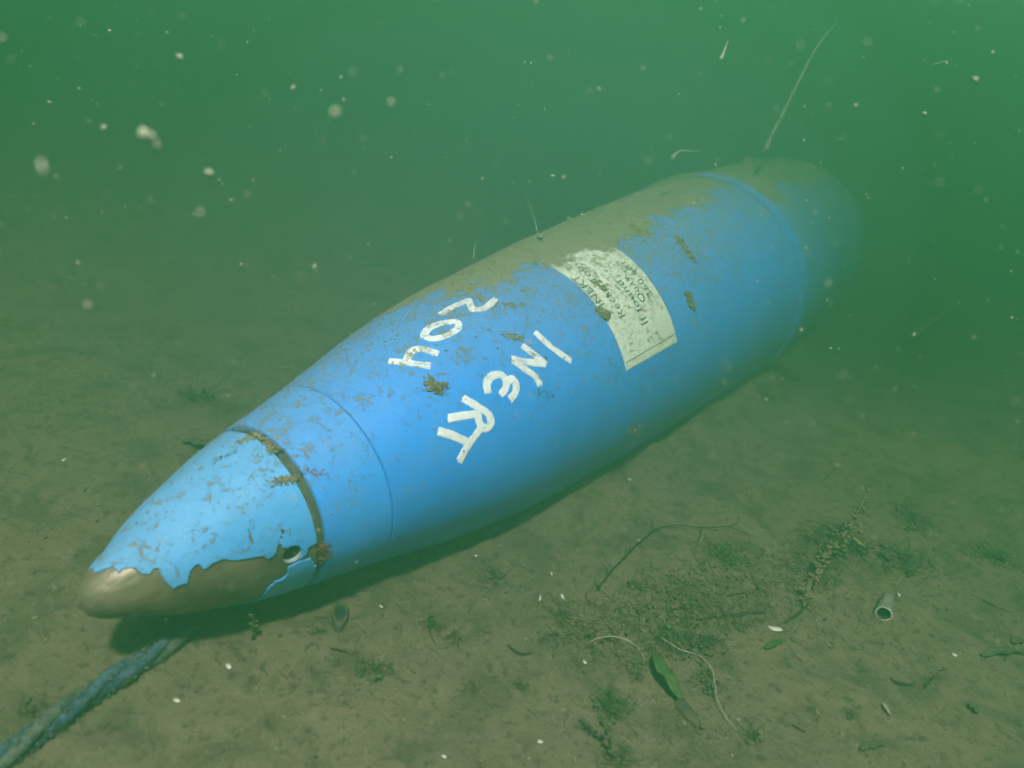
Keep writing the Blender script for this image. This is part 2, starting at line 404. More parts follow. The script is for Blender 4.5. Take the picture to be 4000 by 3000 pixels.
for (cx, cy, rx, ry) in [(1366, 812, 13, 16), (1356, 850, 9, 10), (1155, 860, 9, 26), (1148, 815, 6, 18)]:
    q = zr(cx, cy); a1, b1 = hit([q[0]], [q[1]]); bare |= np.hypot((sc-a1)/(rx*.00012), (tcw-b1)*prof(a1[0])/(ry*.00017)) < 1
f = grid_faces(*S_.shape, True, ~bare)
used = np.zeros(S_.size, bool); used[f.ravel()] = True
remap = np.cumsum(used)-1
v1 = surf(S_, T_, .0016+.0006*fbm(S_*40, T_*3, 3, 41)).reshape(-1, 3)[used]; f = remap[f]
v0 = surf(S_, T_, .0003).reshape(-1, 3)[used]; n1 = len(v1)
ed = {}
for q in f.tolist():
    for i_ in range(4):
        a1, b1 = q[i_], q[(i_+1) % 4]
        if (b1, a1) in ed: del ed[(b1, a1)]
        else: ed[(a1, b1)] = 1
skirt = [[b1, a1, a1+n1, b1+n1] for a1, b1 in ed]
e_ = edge(S_, T_).reshape(-1)[used]
mesh('nose_paint', np.concatenate([v1, v0]), f.tolist()+skirt, M['blue_nose'], T, attr=np.concatenate([e_, e_]), label='chipped pale blue paint on the nose')
# bore: pale bevel gives the lit crescent, dark wall the shade inside
th = np.linspace(0, 2*np.pi, 40, endpoint=False); rows = []
for dep, rr in ((.0006, HR*1.06), (-.0005, HR*1.0), (-.0034, HR*.98), (-.0036, HR*.97), (-.012, HR*.95), (-.022, HR*.94)):
    rows.append(surf(hs+rr*np.cos(th), ht+rr*np.sin(th)/prof(hs), dep))
bore = mesh('bore_rim', np.stack(rows[:3]), grid_faces(3, 40, True), M['bore_wall'], T, label='pale chipped rim of the hole in the nose')
mesh('bore', np.stack(rows[3:]), grid_faces(3, 40, True).tolist()+[[80+k for k in range(40)]], M['hole'], bore)

# label sheet
lab = np.array([(2438, 1452), (2641, 1338)], float); l_s, l_t = hit(lab[:, 0], lab[:, 1])
print('LABEL', l_s, l_t, 'hole', hs, ht)
LS0, LS1 = .594, .716; TH_LOW = float(l_t.mean())
TH_TOP = -.62
s = np.linspace(0, 1, 60); th = np.linspace(0, 1, 160); Sg, Tg = np.meshgrid(s, th, indexing='ij')
s0 = np.interp(Tg, [0, 1], [l_s[0], l_s[0]]); s1 = l_s[1]
tlow = l_t[0]+(l_t[1]-l_t[0])*Sg
Sm = s0+(s1-s0)*Sg+.0012*fbm(Tg*9, Sg*0+1, 3, 61)*np.where((Sg < .02) | (Sg > .98), 1, 0); Tm = tlow+(TH_TOP-tlow)*Tg
lip = relief(Sm, Tm)+np.where((Sg == 0) | (Sg == 1) | (Tg == 0) | (Tg == 1), -.0002, .0009)
lb = mesh('label_sheet', surf(Sm, Tm, lip+.0002*fbm(Sg*20, Tg*40, 3, 62)), grid_faces(60, 160), M['label'], T, attr=edge(Sm, Tm)*1.1+.004, label='pale rectangular label wrapped over the body')
# ruled line near the label's lower edge
r0, r1 = hit([2455, 2632], [1408, 1303])[0:2]
k = np.linspace(0, 1, 40); ls_ = l_s[0]+.002+(l_s[1]-l_s[0]-.004)*k; lt_ = r1[0]+(r1[1]-r1[0])*k
mesh('ruled_line', np.stack([surf(ls_, lt_-.0028, relief(ls_, lt_)+.0014), surf(ls_, lt_+.0028, relief(ls_, lt_)+.0014)]), grid_faces(2, 40), M['ink'], lb, attr=np.full(80, -.5))
def lettering(txt, px, py, cap, adv):
    ss, tt = hit([px], [py]); ss, tt = float(ss[0]), float(tt[0])
    cu = bpy.data.curves.new('lettering_source', 'FONT'); cu.body = txt; cu.size = 1.0; cu.resolution_u = 3; cu.space_character = 1.1
    to = bpy.data.objects.new('lettering_source', cu); link(to)
    me = bpy.data.meshes.new_from_object(to.evaluated_get(bpy.context.evaluated_depsgraph_get()))
    v = np.empty(len(me.vertices)*3); me.vertices.foreach_get('co', v); v = v.reshape(-1, 3)
    f = [list(p.vertices) for p in me.polygons]
    bpy.data.objects.remove(to); bpy.data.curves.remove(cu)
    k = cap/.73; s_ = ss-v[:, 1]*k+cap/2; t_ = tt-v[:, 0]*k*adv/prof(ss)
    mesh('lettering', surf(s_, t_, relief(s_, t_)+.0014), f, M['ink'], lb, attr=edge(s_, t_)*1.1-.02, smooth=False, label='printed line reading '+txt)
lettering('INERT', 2346, 1204, .0135, .98)
lettering('Recap Too', 2426, 1247, .0135, .98)
lettering('If found', 2515, 1272, .0135, 1.05)
lettering('Quay', 2508, 1186, .0128, .98)
lettering('360.681', 2535, 1164, .0128, 1.0)

# brushed white characters
ZL = lambda p: (1300+p[0]*.5425, 1050+p[1]*.5425)
CH = [
 ('digit 4 with an open top', [[(412, 675), (560, 690), (688, 706)], [(530, 672), (560, 610), (620, 588), (690, 600), (748, 618)]]),
 ('narrow digit 0', [[(655, 500), (668, 460), (735, 418), (830, 396), (905, 400), (905, 430), (860, 470), (780, 505), (700, 512), (650, 490)]]),
 ('slanted digit 2', [[(782, 336), (865, 285), (980, 236)], [(978, 232), (992, 280), (1012, 312)], [(1004, 306), (1085, 296), (1172, 226)]]),
 ('straight letter I', [[(1455, 468), (1570, 570), (1702, 664)]]),
 ('zigzag letter N', [[(1362, 562), (1440, 620), (1522, 686)], [(1515, 690), (1400, 678), (1290, 658)], [(1296, 672), (1390, 738), (1460, 792), (1482, 838)]]),
 ('rounded letter E', [[(1110, 892), (1100, 835), (1140, 778), (1200, 768), (1240, 812), (1232, 870), (1205, 905)], [(1236, 830), (1285, 796), (1312, 850), (1298, 905), (1270, 940)]]),
 ('looped letter R', [[(936, 940), (1040, 1000), (1115, 1055), (1132, 1110), (1092, 1152), (1046, 1110), (1034, 1050)], [(832, 1080), (930, 1062), (1040, 1048)]]),
 ('lowest letter T', [[(760, 1172), (850, 1200), (958, 1248)], [(905, 1378), (965, 1270), (1052, 1156)]]),
]
for ci, (lbl, strokes) in enumerate(CH):
    V = []; FF = []; E_ = []; CR = []; AL = []; n0 = 0
    for si, st in enumerate(strokes):
        pp = np.array([ZL(p) for p in st]); n = 70; c2 = spline(np.c_[pp, np.zeros(len(pp))], n)[:, :2]
        s_, t_ = hit(c2[:, 0], c2[:, 1]); rr = prof(s_)
        arc = t_*rr; ker = np.ones(5)/5
        sp = np.convolve(np.pad(s_, 2, 'edge'), ker, 'valid'); ar = np.convolve(np.pad(arc, 2, 'edge'), ker, 'valid')
        ds, da = np.gradient(sp), np.gradient(ar); ll = np.hypot(ds, da)+1e-9; ds /= ll; da /= ll
        L_ = np.cumsum(ll); w = .0042*(1+.10*fbm(L_*60, L_*0+ci*3+si, 3, 71)); m = 15
        k = np.linspace(-1, 1, m)
        ext = .0022*fbm(k*4, k*0+ci+si*2.3, 3, 72); sv = np.empty((n, m)); av = np.empty((n, m))
        for j in range(m):
            wob = w*(1+.12*fbm(L_*130, L_*0+j//(m-1)*5, 3, 73)*(abs(k[j]) > .9))
            sv[:, j] = sp+da*wob*k[j]; av[:, j] = ar-ds*wob*k[j]
            sv[0, j] += -ds[0]*(.002+ext[j]); av[0, j] += -da[0]*(.002+ext[j])
            sv[-1, j] += ds[-1]*(.002-ext[j]); av[-1, j] += da[-1]*(.002-ext[j])
        tv = av/rr[:, None]; off = np.full((n, m), .0006+.00022*si); off[:, 0] = off[:, -1] = .0; off[0] = off[-1] = .0; off += relief(sv, tv)
        V.append(surf(sv, tv, off).reshape(-1, 3)); FF += (grid_faces(n, m)+n0).tolist(); n0 += n*m
        E_.append((edge(sv, tv)-.01).ravel()); CR.append((np.ones((n, 1))*k[None]*.006).ravel()); AL.append((L_[:, None]*np.ones((1, m))).ravel())
    o = mesh('painted_letter', np.concatenate(V), FF, M['white_stroke'], T, attr=np.concatenate(E_), label='white brushed '+lbl)
    for nm, arr in (('cross', CR), ('along', AL)):
        at_ = o.data.attributes.new(nm, 'FLOAT', 'POINT'); at_.data.foreach_set('value', np.concatenate(arr))

# loose silt clots standing proud of the crest and the upper flank
bag = Bag(); rs = np.random.default_rng(5)
for k in range(1500):
    s_ = rs.uniform(.05, 1.5); tb = float(np.interp(s_, bs, bt)); th_ = tb+abs(rs.normal(0, .5))*rs.choice([1, -1], p=[.45, .55])
    if th_ < -1.2 or th_ > 1.6: continue
    big = rs.random()**3; r_ = .0005+.0024*big
    if th_ > tb: r_ *= .7
    if s_ < .26: r_ *= .6
    c_ = surf(np.array(s_), np.array(th_), .0022)
    bag.add(*lump(c_, r_, (1.3, .9, .35), k, 4, 6, .6))
bag.mesh('silt_clots', M['silt'], parent=T, kind='stuff', label='loose silt settled in clots along the top')

# ------------------------------------------------------------------ haze (the green water itself)
hz = bpy.data.materials.new('green_water'); hz.use_nodes = True; ht_ = hz.node_tree
for n in list(ht_.nodes):
    if n.type == 'BSDF_PRINCIPLED': ht_.nodes.remove(n)
pv = ht_.nodes.new('ShaderNodeVolumePrincipled'); ht_.links.new(pv.outputs[0], ht_.nodes['Material Output'].inputs['Volume'])
pv.inputs['Color'].default_value = (.035, .150, .060, 1); pv.inputs['Density'].default_value = 1.42
pv.inputs['Absorption Color'].default_value = (.0, .0, .0, 1); pv.inputs['Anisotropy'].default_value = .3
x0, x1, y0, y1, z0, z1 = -30, 32, -20, 40, -1.3, .90
bv = [(x, y, z) for x in (x0, x1) for y in (y0, y1) for z in (z0, z1)]
hb = mesh('haze', bv, [(0, 1, 3, 2), (4, 6, 7, 5), (0, 4, 5, 1), (2, 3, 7, 6), (0, 2, 6, 4), (1, 5, 7, 3)], hz, smooth=False, kind='stuff')
hb['label'] = 'thick green murky water filling the whole scene'
# ------------------------------------------------------------------ rope
rp = at(np.array([760, 690, 608, 542, 380, 217, 0, -300, -700]), np.array([2440, 2490, 2550, 2592, 2690, 2812, 2968, 3190, 3480]), .0062)
rc = spline(rp, 420); rc[:, 2] += .0008*np.sin(np.linspace(0, 30, 420))
rope = thing('rope', (float(rp[3][0]), float(rp[3][1]), 0), 'thick faded blue twisted rope lying on the silt and running in under the nose', 'rope')
tg = np.gradient(rc, axis=0); tg /= np.linalg.norm(tg, axis=1, keepdims=True)
sa = np.cross(tg, [0, 0, 1.]); sa /= np.linalg.norm(sa, axis=1, keepdims=True); sb = np.cross(sa, tg)
Ls = np.cumsum(np.linalg.norm(np.gradient(rc, axis=0), axis=1))
for k in range(3):
    a_ = Ls/.15*2*np.pi+k*2*np.pi/3
    c_ = rc+.0043*(np.cos(a_)[:, None]*sa+np.sin(a_)[:, None]*sb)
    v, f = tube(c_, .0053*(1+.12*fbm(Ls*60, Ls*0+k*5, 3, 81)), 14)
    j = np.arange(len(v)); v = v+.0011*np.stack([fbm(j*.37, j*.11, 2, 82), fbm(j*.31, j*.17, 2, 83), fbm(j*.29, j*.13, 2, 84)], -1)
    mesh('strand', v, f, M['rope' if k != 1 else 'rope2'], rope)
bag = Bag(); rs = np.random.default_rng(3)
for k in range(1100):                                   # worn yarn ends and silt on the rope
    i = rs.integers(5, 415); a_ = rs.uniform(0, 6.28); p = rc[i]+.0093*(math.cos(a_)*sa[i]+math.sin(a_)*sb[i])
    q = p+rs.normal(0, .0022, 3)+tg[i]*rs.uniform(-.006, .006)
    v, f = tube([p, (p+q)/2+rs.normal(0, .0005, 3), q], [.0004, .0003, .0001], 3, False); bag.add(v, f)
    if k % 4 == 0: bag.add(*lump(p, rs.uniform(.0008, .0022), (1.4, 1, .5), k, 4, 6))
bag.mesh('frayed_yarn', M['rope2'], parent=rope, kind='stuff')

# ------------------------------------------------------------------ growth fixed to the shell
def shell_pt(px, py, off=.003):
    a1, b1 = hit([px], [py]); return surf(a1, b1, np.array([off]))[0]
def tuft(name, c, spread, n, mat, label, cat, seed, parent=None, h=1., lumps=6, rad=.0003, group=None, droop=0.):
    """a ragged tangle of fine filaments growing from a few lumps"""
    rs = np.random.default_rng(seed); bag = Bag(); c = np.asarray(c, float)
    for k in range(lumps):
        bag.add(*lump(c+rs.normal(0, 1, 3)*spread*np.array([.45, .45, .16]), spread*rs.uniform(.06, .20), (1.5, 1, .5), seed*50+k, 5, 7, .6))
    for k in range(n):
        p = c+rs.normal(0, 1, 3)*spread*np.array([.5, .5, .1]); d_ = rs.normal(0, 1, 3)*np.array([.6, .6, .35])*spread+np.array([0, 0, spread*h*rs.uniform(.1, .9)])
        pts = [p, p+d_*.4+rs.normal(0, .12, 3)*spread, p+d_*.8+rs.normal(0, .2, 3)*spread, p+d_+rs.normal(0, .25, 3)*spread-np.array([0, 0, droop*spread])]
        v, f = tube(spline(pts, 7), np.linspace(1, .25, 7)*rad*rs.uniform(.6, 1.6), 3, False); bag.add(v, f)
    if parent is not None: return bag.mesh(name, mat, parent=parent, label=label, smooth=True)
    o = bag.mesh(name, mat, loc=c); return tag(o, label, cat, group)
def patch_on_shell(pts, mat, label, thick=.003, seed=0, name='growth_patch'):
    """a clotted patch with a ragged outline lying on the shell"""
    pts = np.array(pts, float); a1, b1 = hit(pts[:, 0], pts[:, 1]); rs = np.random.default_rng(seed); bag = Bag()
    for k in range(len(pts)*26):
        i = rs.integers(0, len(pts)-1); w_ = rs.random(); s_ = a1[i]*(1-w_)+a1[i+1]*w_+rs.normal(0, .0033); t_ = b1[i]*(1-w_)+b1[i+1]*w_+rs.normal(0, .02)
        bag.add(*lump(surf(np.array(s_), np.array(t_), .0018), thick*rs.uniform(.25, .8), (1.3, 1., .4), seed*70+k, 5, 7, .6))
    return bag.mesh(name, mat, parent=T, label=label)
patch_on_shell([(2640, 930), (2660, 960), (2680, 985), (2700, 1010)], M['weed_brown'], 'brown clotted growth behind the label, upper one', .0045, 1)
patch_on_shell([(2680, 1150), (2690, 1180), (2698, 1205)], M['weed_brown'], 'brown clotted growth behind the label, lower one', .0048, 2)
patch_on_shell([(1670, 1480), (1690, 1505), (1700, 1530), (1730, 1500)], M['weed_brown'], 'brown clotted growth below the white 4', .0036, 3)
tuft('growth_tuft', shell_pt(1700, 1520), .010, 30, M['rust'], 'reddish ragged tuft below the white 4', '', 4, T, .6, 3)
patch_on_shell([(2090, 1545), (2110, 1532), (2135, 1542), (2160, 1552)], M['twig'], 'dark scuffed scrap below the white N', .0012, 7)
patch_on_shell([(1190, 1845), (1225, 1848), (1262, 1850), (1285, 1848)], M['rust'], 'rusty chip just behind the nose groove', .0013, 8)
patch_on_shell([(1258, 2120), (1268, 2150), (1262, 2185)], M['rust'], 'reddish chip low beside the groove', .0018, 9)
patch_on_shell([(1070, 1880), (1100, 1876), (1120, 1875), (1160, 1880)], M['silt'], 'silt clot bridging the groove', .0018, 10)
patch_on_shell([(930, 1740), (960, 1720), (1000, 1712), (1050, 1735), (1090, 1772)], M['silt'], 'silt heaped in the top of the groove', .0022, 11)
patch_on_shell([(850, 1800), (880, 1790), (915, 1772)], M['twig'], 'dark scrap on the top of the nose', .0011, 12)
patch_on_shell([(1810, 1060), (1850, 1140), (1900, 1200), (2040, 1200)], M['silt'], 'silt clots beside the white 2', .0028, 13)
patch_on_shell([(1975, 1310), (2000, 1320), (2030, 1325)], M['silt'], 'silt clot above the white N', .0024, 14)
patch_on_shell([(2330, 1215), (2350, 1225), (2370, 1235)], M['silt'], 'silt heap over the near edge of the label', .0058, 15)
patch_on_shell([(2575, 1330), (2585, 1360)], M['silt'], 'silt streak across the ruled line', .0018, 16)
patch_on_shell([(2545, 1290), (2560, 1305), (2572, 1330)], M['silt'], 'silt streak above the ruled line', .0018, 17)
patch_on_shell([(2325, 1100), (2345, 1125), (2365, 1150)], M['silt'], 'silt heap between printed lines', .0040, 18)
patch_on_shell([(2520, 1215), (2535, 1235), (2550, 1252)], M['silt'], 'short silt streak near the last printed line', .0018, 19)
def sprig(px, py, name, length, lean, mat, label, cat='weed', seed=0, n=14, up=.0, parent=None, rad=.0006, leafy=.006):
    """a small upright sprig with side shoots"""
    rs = np.random.default_rng(seed); p = at(px, py); bag = Bag()
    pts = [p, p+np.array([lean[0]*.4, lean[1]*.4, .5])*length, p+np.array([lean[0], lean[1], 1.])*length]
    c = spline(pts, 20); v, f = tube(c, np.linspace(1, .4, 20)*rad*1.6, 6); bag.add(v, f)
    for k in range(n):
        i = rs.integers(2, 20); a_ = rs.uniform(0, 6.28); L_ = leafy*rs.uniform(.5, 1.4)
        q = c[i]+np.array([math.cos(a_), math.sin(a_), rs.uniform(-.2, .8)])*L_
        v, f = tube([c[i], (c[i]+q)/2+rs.normal(0, .0006, 3), q], [rad, rad*.9, rad*.3], 4, False); bag.add(v, f)
        bag.add(*lump(q, rad*rs.uniform(1.2, 2.8), (1.3, 1, .7), seed*90+k, 4, 6, .5))
    return tag(bag.mesh(name, mat, loc=p), label, cat)
def lying(name, px, py, rad, mat, label, cat, up=.002, n=40, wob=.0008, seed=0, sides=8, lift=None, taper=.5):
    """a twig, thread or strip lying on the bottom along a path"""
    p = at(np.array(px, float), np.array(py, float), up)
    if lift is not None: p[:, 2] += np.array(lift)
    c = spline(p, n); t_ = np.linspace(0, 1, n); rs = np.random.default_rng(seed)
    c = c+wob*np.stack([fbm(t_*14, t_*0+seed, 3, 91), fbm(t_*14, t_*0+seed+4, 3, 92), fbm(t_*14, t_*0+seed+8, 3, 93)], -1)
    r_ = rad*(1-taper*np.abs(2*t_-1)**3)*(1+.3*fbm(t_*25, t_*0+seed, 3, 94)); v, f = tube(c, r_, sides)
    return tag(mesh(name, v, f, mat, loc=p[len(p)//2]), label, cat), c

z4 = lambda P: ([2050+x*.633 for x, y in P], [1800+y*.633 for x, y in P])
# dark twig with branches
px, py = z4([(400, 880), (450, 785), (510, 710), (555, 655), (680, 525), (765, 455), (825, 415), (880, 400), (940, 395), (1050, 408), (1150, 412), (1260, 408), (1340, 438), (1425, 468)])
tw = thing('twig', at(2700, 2060), 'long thin dark branching twig arched over the silt right of the torpedo', 'twig')
def branch(name, P, rad, lift=.004, parent=tw, mat='twig', seed=0):
    px, py = z4(P); p = at(np.array(px), np.array(py), lift); n = 12*len(P); c = spline(p, n); t_ = np.linspace(0, 1, n)
    c = c+.0010*np.stack([fbm(t_*18, t_*0+seed, 3, 95), fbm(t_*18, t_*0+seed+3, 3, 96), fbm(t_*18, t_*0+seed+7, 3, 97)], -1)
    v, f = tube(c, rad*(1-.5*t_)*(1+.35*fbm(t_*40, t_*0+seed, 2, 98)), 7); return mesh(name, v, f, M[mat], parent)
px_, py_ = px, py
branch('stem', [(450, 785), (510, 710), (555, 655), (640, 570), (680, 525), (765, 455), (825, 415), (880, 400), (940, 395), (1050, 408), (1150, 412), (1260, 408), (1340, 438), (1425, 468)], .0010, .005)
for i, P in enumerate([[(1090, 412), (1082, 460), (1062, 525)], [(790, 430), (786, 390), (782, 355)], [(812, 425), (860, 455), (885, 500)], [(650, 560), (648, 500), (590, 452)], [(510, 705), (500, 660), (470, 632)], [(700, 510), (725, 535), (740, 556)], [(455, 785), (445, 760), (428, 742)], [(1260, 408), (1310, 380), (1330, 352)], [(400, 880), (380, 820), (385, 800)]]):
    branch('side_branch', P, .0006, .005, seed=i+2)
lying('fallen_twig', *z4([(1060, 985), (1180, 965), (1300, 955), (1400, 940), (1480, 935)]), .0022, M['twig'], 'thick dark rotting twig lying level in the weed right of centre', 'twig', .001, seed=3)
lying('fallen_twig', *z4([(1600, 1000), (1680, 950), (1740, 880)]), .0018, M['twig'], 'short dark twig slanting up beside the open tube shell', 'twig', .001, seed=4)
lying('fallen_twig', *z4([(1240, 840), (1300, 822), (1360, 815)]), .0008, M['twig'], 'very short thin twig lying above the thick rotting twig', 'twig', .002, seed=5)
lying('fallen_twig', *z4([(870, 930), (940, 910), (1000, 890)]), .0008, M['twig'], 'thin twig scrap just left of the thick rotting twig', 'twig', .002, seed=6)
lying('fallen_twig', [3480, 3495, 3530, 3567], [2648, 2665, 2672, 2676], .0016, M['twig'], 'short dark twig on bare silt below and right of the tube shell', 'twig', .001, seed=7)
lying('fallen_twig', [1985, 2012, 2035, 2075], [2520, 2545, 2555, 2552], .0015, M['twig'], 'short bent dark twig on silt at the bottom centre', 'twig', .001, seed=8)
lying('fallen_twig', [1290, 1320, 1350], [2533, 2540, 2546], .0011, M['twig'], 'short straight dark twig below the oval ring shell', 'twig', .001, seed=9)
lying('fallen_twig', [3090, 3115, 3145], [2828, 2845, 2860], .0011, M['twig'], 'small dark twig near the bottom right of the winding thread', 'twig', .001, seed=10)
lying('fallen_twig', [3215, 3240, 3275], [1880, 1850, 1825], .0016, M['weed_dark'], 'dark curved stalk on the hazy silt above the knobbly stalk', 'twig', .003, seed=11)

# winding pale threads
c7 = lambda P: ([2400+x*.7233 for x, y in P], [1800+y*.7233 for x, y in P])
lying('winding_thread', *c7([(222, 925), (236, 960), (265, 1000), (300, 1025), (345, 1042), (420, 1065), (465, 1098), (500, 1140), (525, 1190), (533, 1240), (545, 1290), (570, 1345), (610, 1400), (655, 1455)]), .00062, M['strand'], 'long pale winding thread curving down through the weed at lower right', 'thread', .003, 160, .0006, 1, lift=[0, .004, .008, .008, .006, .006, .008, .009, .008, .006, .004, .003, .001, 0])
lying('winding_thread', [2280, 2305, 2352, 2411, 2464, 2500, 2520], [2530, 2521, 2516, 2525, 2543, 2562, 2585], .0006, M['strand'], 'short dull arched thread standing clear of the silt left of the long one', 'thread', .002, 80, .0005, 2, lift=[0, .006, .010, .012, .010, .005, 0])
# green blade
def blade(name, px, py, w, mat, label, cat='leaf', up=.003, cup=.15, twist=.5, lift=None):
    p = at(np.array(px, float), np.array(py, float), up)
    if lift is not None: p[:, 2] += np.array(lift)
    v, f = ribbon(p, lambda t: w*(np.sin(np.pi*np.clip(t*.86+.05, 0, 1))**.6), 26, twist, cup)
    return tag(mesh(name, v, f, mat, loc=p[len(p)//2]), label, cat)
blade('green_blade', [2556, 2566, 2590, 2622, 2652], [2560, 2615, 2665, 2702, 2735], .0145, M['weed'], 'broad flat green blade of weed beside the long pale winding thread', twist=.25, lift=[.002, .008, .010, .008, .002])
blade('green_blade', [2990, 3020, 3060], [2530, 2515, 2500], .008, M['weed'], 'small green leaf scrap below the white shell chip')
blade('green_blade', [3361, 3400, 3463], [2925, 2912, 2903], .0075, M['weed_dark'], 'dark green blade on the silt near the bottom right edge')
blade('dark_leaf', [3835, 3890, 3950, 4030], [2558, 2545, 2543, 2555], .012, M['weed_dark'], 'long dark pointed leaf at the right edge')
blade('dark_leaf', [3955, 3985, 4020], [2508, 2500, 2505], .010, M['weed_dark'], 'small dark leaf scrap just above the long pointed leaf')
blade('dark_leaf', [3790, 3803, 3820], [2745, 2765, 2785], .010, M['weed_dark'], 'small square dark leaf flat on bare silt at far right')
blade('dark_leaf', [710, 760, 810, 850], [1720, 1728, 1745, 1765], .018, M['weed_dark'], 'dark leaf lying on the silt beyond the nose')
blade('pale_sliver', [3450, 3462, 3478], [2745, 2768, 2792], .0045, M['strand'], 'small pale sliver on bare silt below the dark twig')
blade('straw_strip', [3530, 3600, 3640, 3705, 3810], [1335, 1285, 1258, 1216, 1172], .022, M['weed_yellow'], 'long straw coloured strip of weed on the hazy silt at upper right', up=.02)
blade('straw_strip', [3680, 3710, 3742], [1325, 1305, 1285], .010, M['weed_yellow'], 'short straw scrap below the long straw strip', up=.01)
blade('pale_stick', [1400, 1450, 1530], [1022, 1026, 1030], .018, M['strand'], 'faint pale stick lying on far silt above the torpedo', up=.008)
blade('pale_stick', [2460, 2490, 2530], [1610, 1614, 1622], .007, M['strand'], 'pale flat scrap at the foot of the torpedo belly')

# open tube shell
tp = at(np.array([3452., 3476.]), np.array([2398., 2300.]), .008)
ax = tp[1]-tp[0]; ax /= np.linalg.norm(ax); Lt = .040
tsb = thing('tube_shell', tp[0]-np.array([0, 0, .008]), 'open grey tube shell with a dark mouth half sunk in the silt at right', 'shell')
a_ = np.cross(ax, [0, 0, 1.]); a_ /= np.linalg.norm(a_); b_ = np.cross(a_, ax); th = np.linspace(0, 2*np.pi, 28, endpoint=False)
def ring(d, r_, sd_=0): 
    rr = r_*(1+.07*fbm(np.cos(th)*2+d*80, np.sin(th)*2+sd_, 3, 101)); return tp[0]+ax*d+rr[:, None]*(np.cos(th)[:, None]*a_+np.sin(th)[:, None]*b_)
D = np.linspace(0, Lt, 16)
outer = np.stack([ring(d, .0092-.0035*(d/Lt)**1.5+.0006*math.sin(d*900)) for d in D]+[ring(Lt+.004, .002)])
inner = np.stack([ring(0, .0091), ring(.0008, .0074), ring(.008, .0062), ring(.022, .005)])
mesh('outer_wall', outer, grid_faces(17, 28, True), M['shell_grey'], tsb)
mesh('mouth', inner, grid_faces(4, 28, True).tolist()+[[3*28+k for k in range(28)]], M['hole'], tsb, label='dark hollow mouth of the tube')
rim = np.stack([ring(0.0, .0093), ring(-.0008, .0086), ring(.0002, .0072)])
mesh('rim', rim, grid_faces(3, 28, True), M['shell_white'], tsb, label='pale worn rim')
# oval ring shell
rp_ = at(1330, 2400, .002)
rg = thing('ring_shell', rp_, 'small oval hollow shell on the silt near the nose shadow', 'shell')
th = np.linspace(0, 2*np.pi, 40, endpoint=False)
dx = at(1330+30, 2400)-at(1330, 2400); dyv = at(1330+6, 2400-48)-at(1330, 2400)
cc = [rp_+np.array([0, 0, .002])+math.cos(q)*dx+math.sin(q)*dyv for q in th]
prof_ = []
for (k_, z_) in ((1.15, -.004), (1.08, .002), (.92, .0055), (.74, .0045), (.62, .002)):
    prof_.append(np.array([rp_+k_*(1+.05*float(fbm(math.cos(q)*2, math.sin(q)*2+k_, 2, 102)))*(math.cos(q)*dx+math.sin(q)*dyv)+np.array([0, 0, z_]) for q in th]))
mesh('ring_wall', np.stack(prof_), grid_faces(5, 40, True), M['rock'], rg)
mesh('cavity_shade', prof_[-1], [list(range(40))], M['hole'], rg)  # flat dark sheet painted as the shade in the hollow
# shell chips
def chip(px, py, r_, mat, label, seed, sq=(1.5, 1, .35), up=.0004, name='shell_chip'):
    r_ *= .78
    p = at(px, py, up); v, f = lump(p, r_, sq, seed, 7, 10, .45); return tag(mesh(name, v, f, mat, loc=p), label, 'shell')
chip(3026, 2455, .0058, M['shell_white'], 'white shell chip above the small green leaf scrap', 1)
chip(893, 2603, .0038, M['shell_white'], 'white shell chip standing in for the brightest glint, alone on silt below the nose', 2, (1.2, .7, .5))  # white colour stands in for a sunlight glint
chip(2110, 2336, .0034, M['shell_white'], 'left of two pale chips at the left edge of the weed', 3, (.6, 1.7, .4))
chip(2198, 2333, .0040, M['shell_white'], 'right of two pale chips at the left edge of the weed', 4, (.55, 1.9, .4))
chip(2155, 2240, .0022, M['shell_white'], 'tiny bright chip on open silt above the two pale chips', 5)
chip(2497, 2111, .0022, M['shell_white'], 'tiny bright chip beside the branching twig', 6)
chip(2460, 1872, .0030, M['shell_white'], 'tiny bright chip on silt just right of the torpedo belly', 7)
chip(1860, 2170, .0020, M['shell_white'], 'tiny bright chip just right of the torpedo shadow', 8)
chip(1488, 2369, .0020, M['shell_white'], 'tiny bright chip right of the oval ring shell', 9)
chip(2285, 2587, .0024, M['shell_white'], 'tiny bright chip left of the short arched thread', 10)
chip(3728, 2557, .0030, M['shell_white'], 'small bright chip on bare silt left of the long pointed leaf', 11)
chip(3510, 2320, .0030, M['shell_white'], 'small pale chip touching the right flank of the tube shell', 12)
chip(3125, 2280, .0032, M['shell_grey'], 'small buff chip at the foot of the knobbly stalk', 13)
chip(690, 2735, .0024, M['shell_white'], 'tiny pale chip right of the rope', 14)
chip(1735, 2955, .0020, M['shell_white'], 'tiny pale chip at the bottom centre edge', 15)
chip(2110, 2897, .0022, M['shell_white'], 'tiny pale chip at the bottom left of the dark weed stem', 16)
chip(250, 1795, .0030, M['shell_white'], 'tiny pale chip on dim silt at the far left', 17)

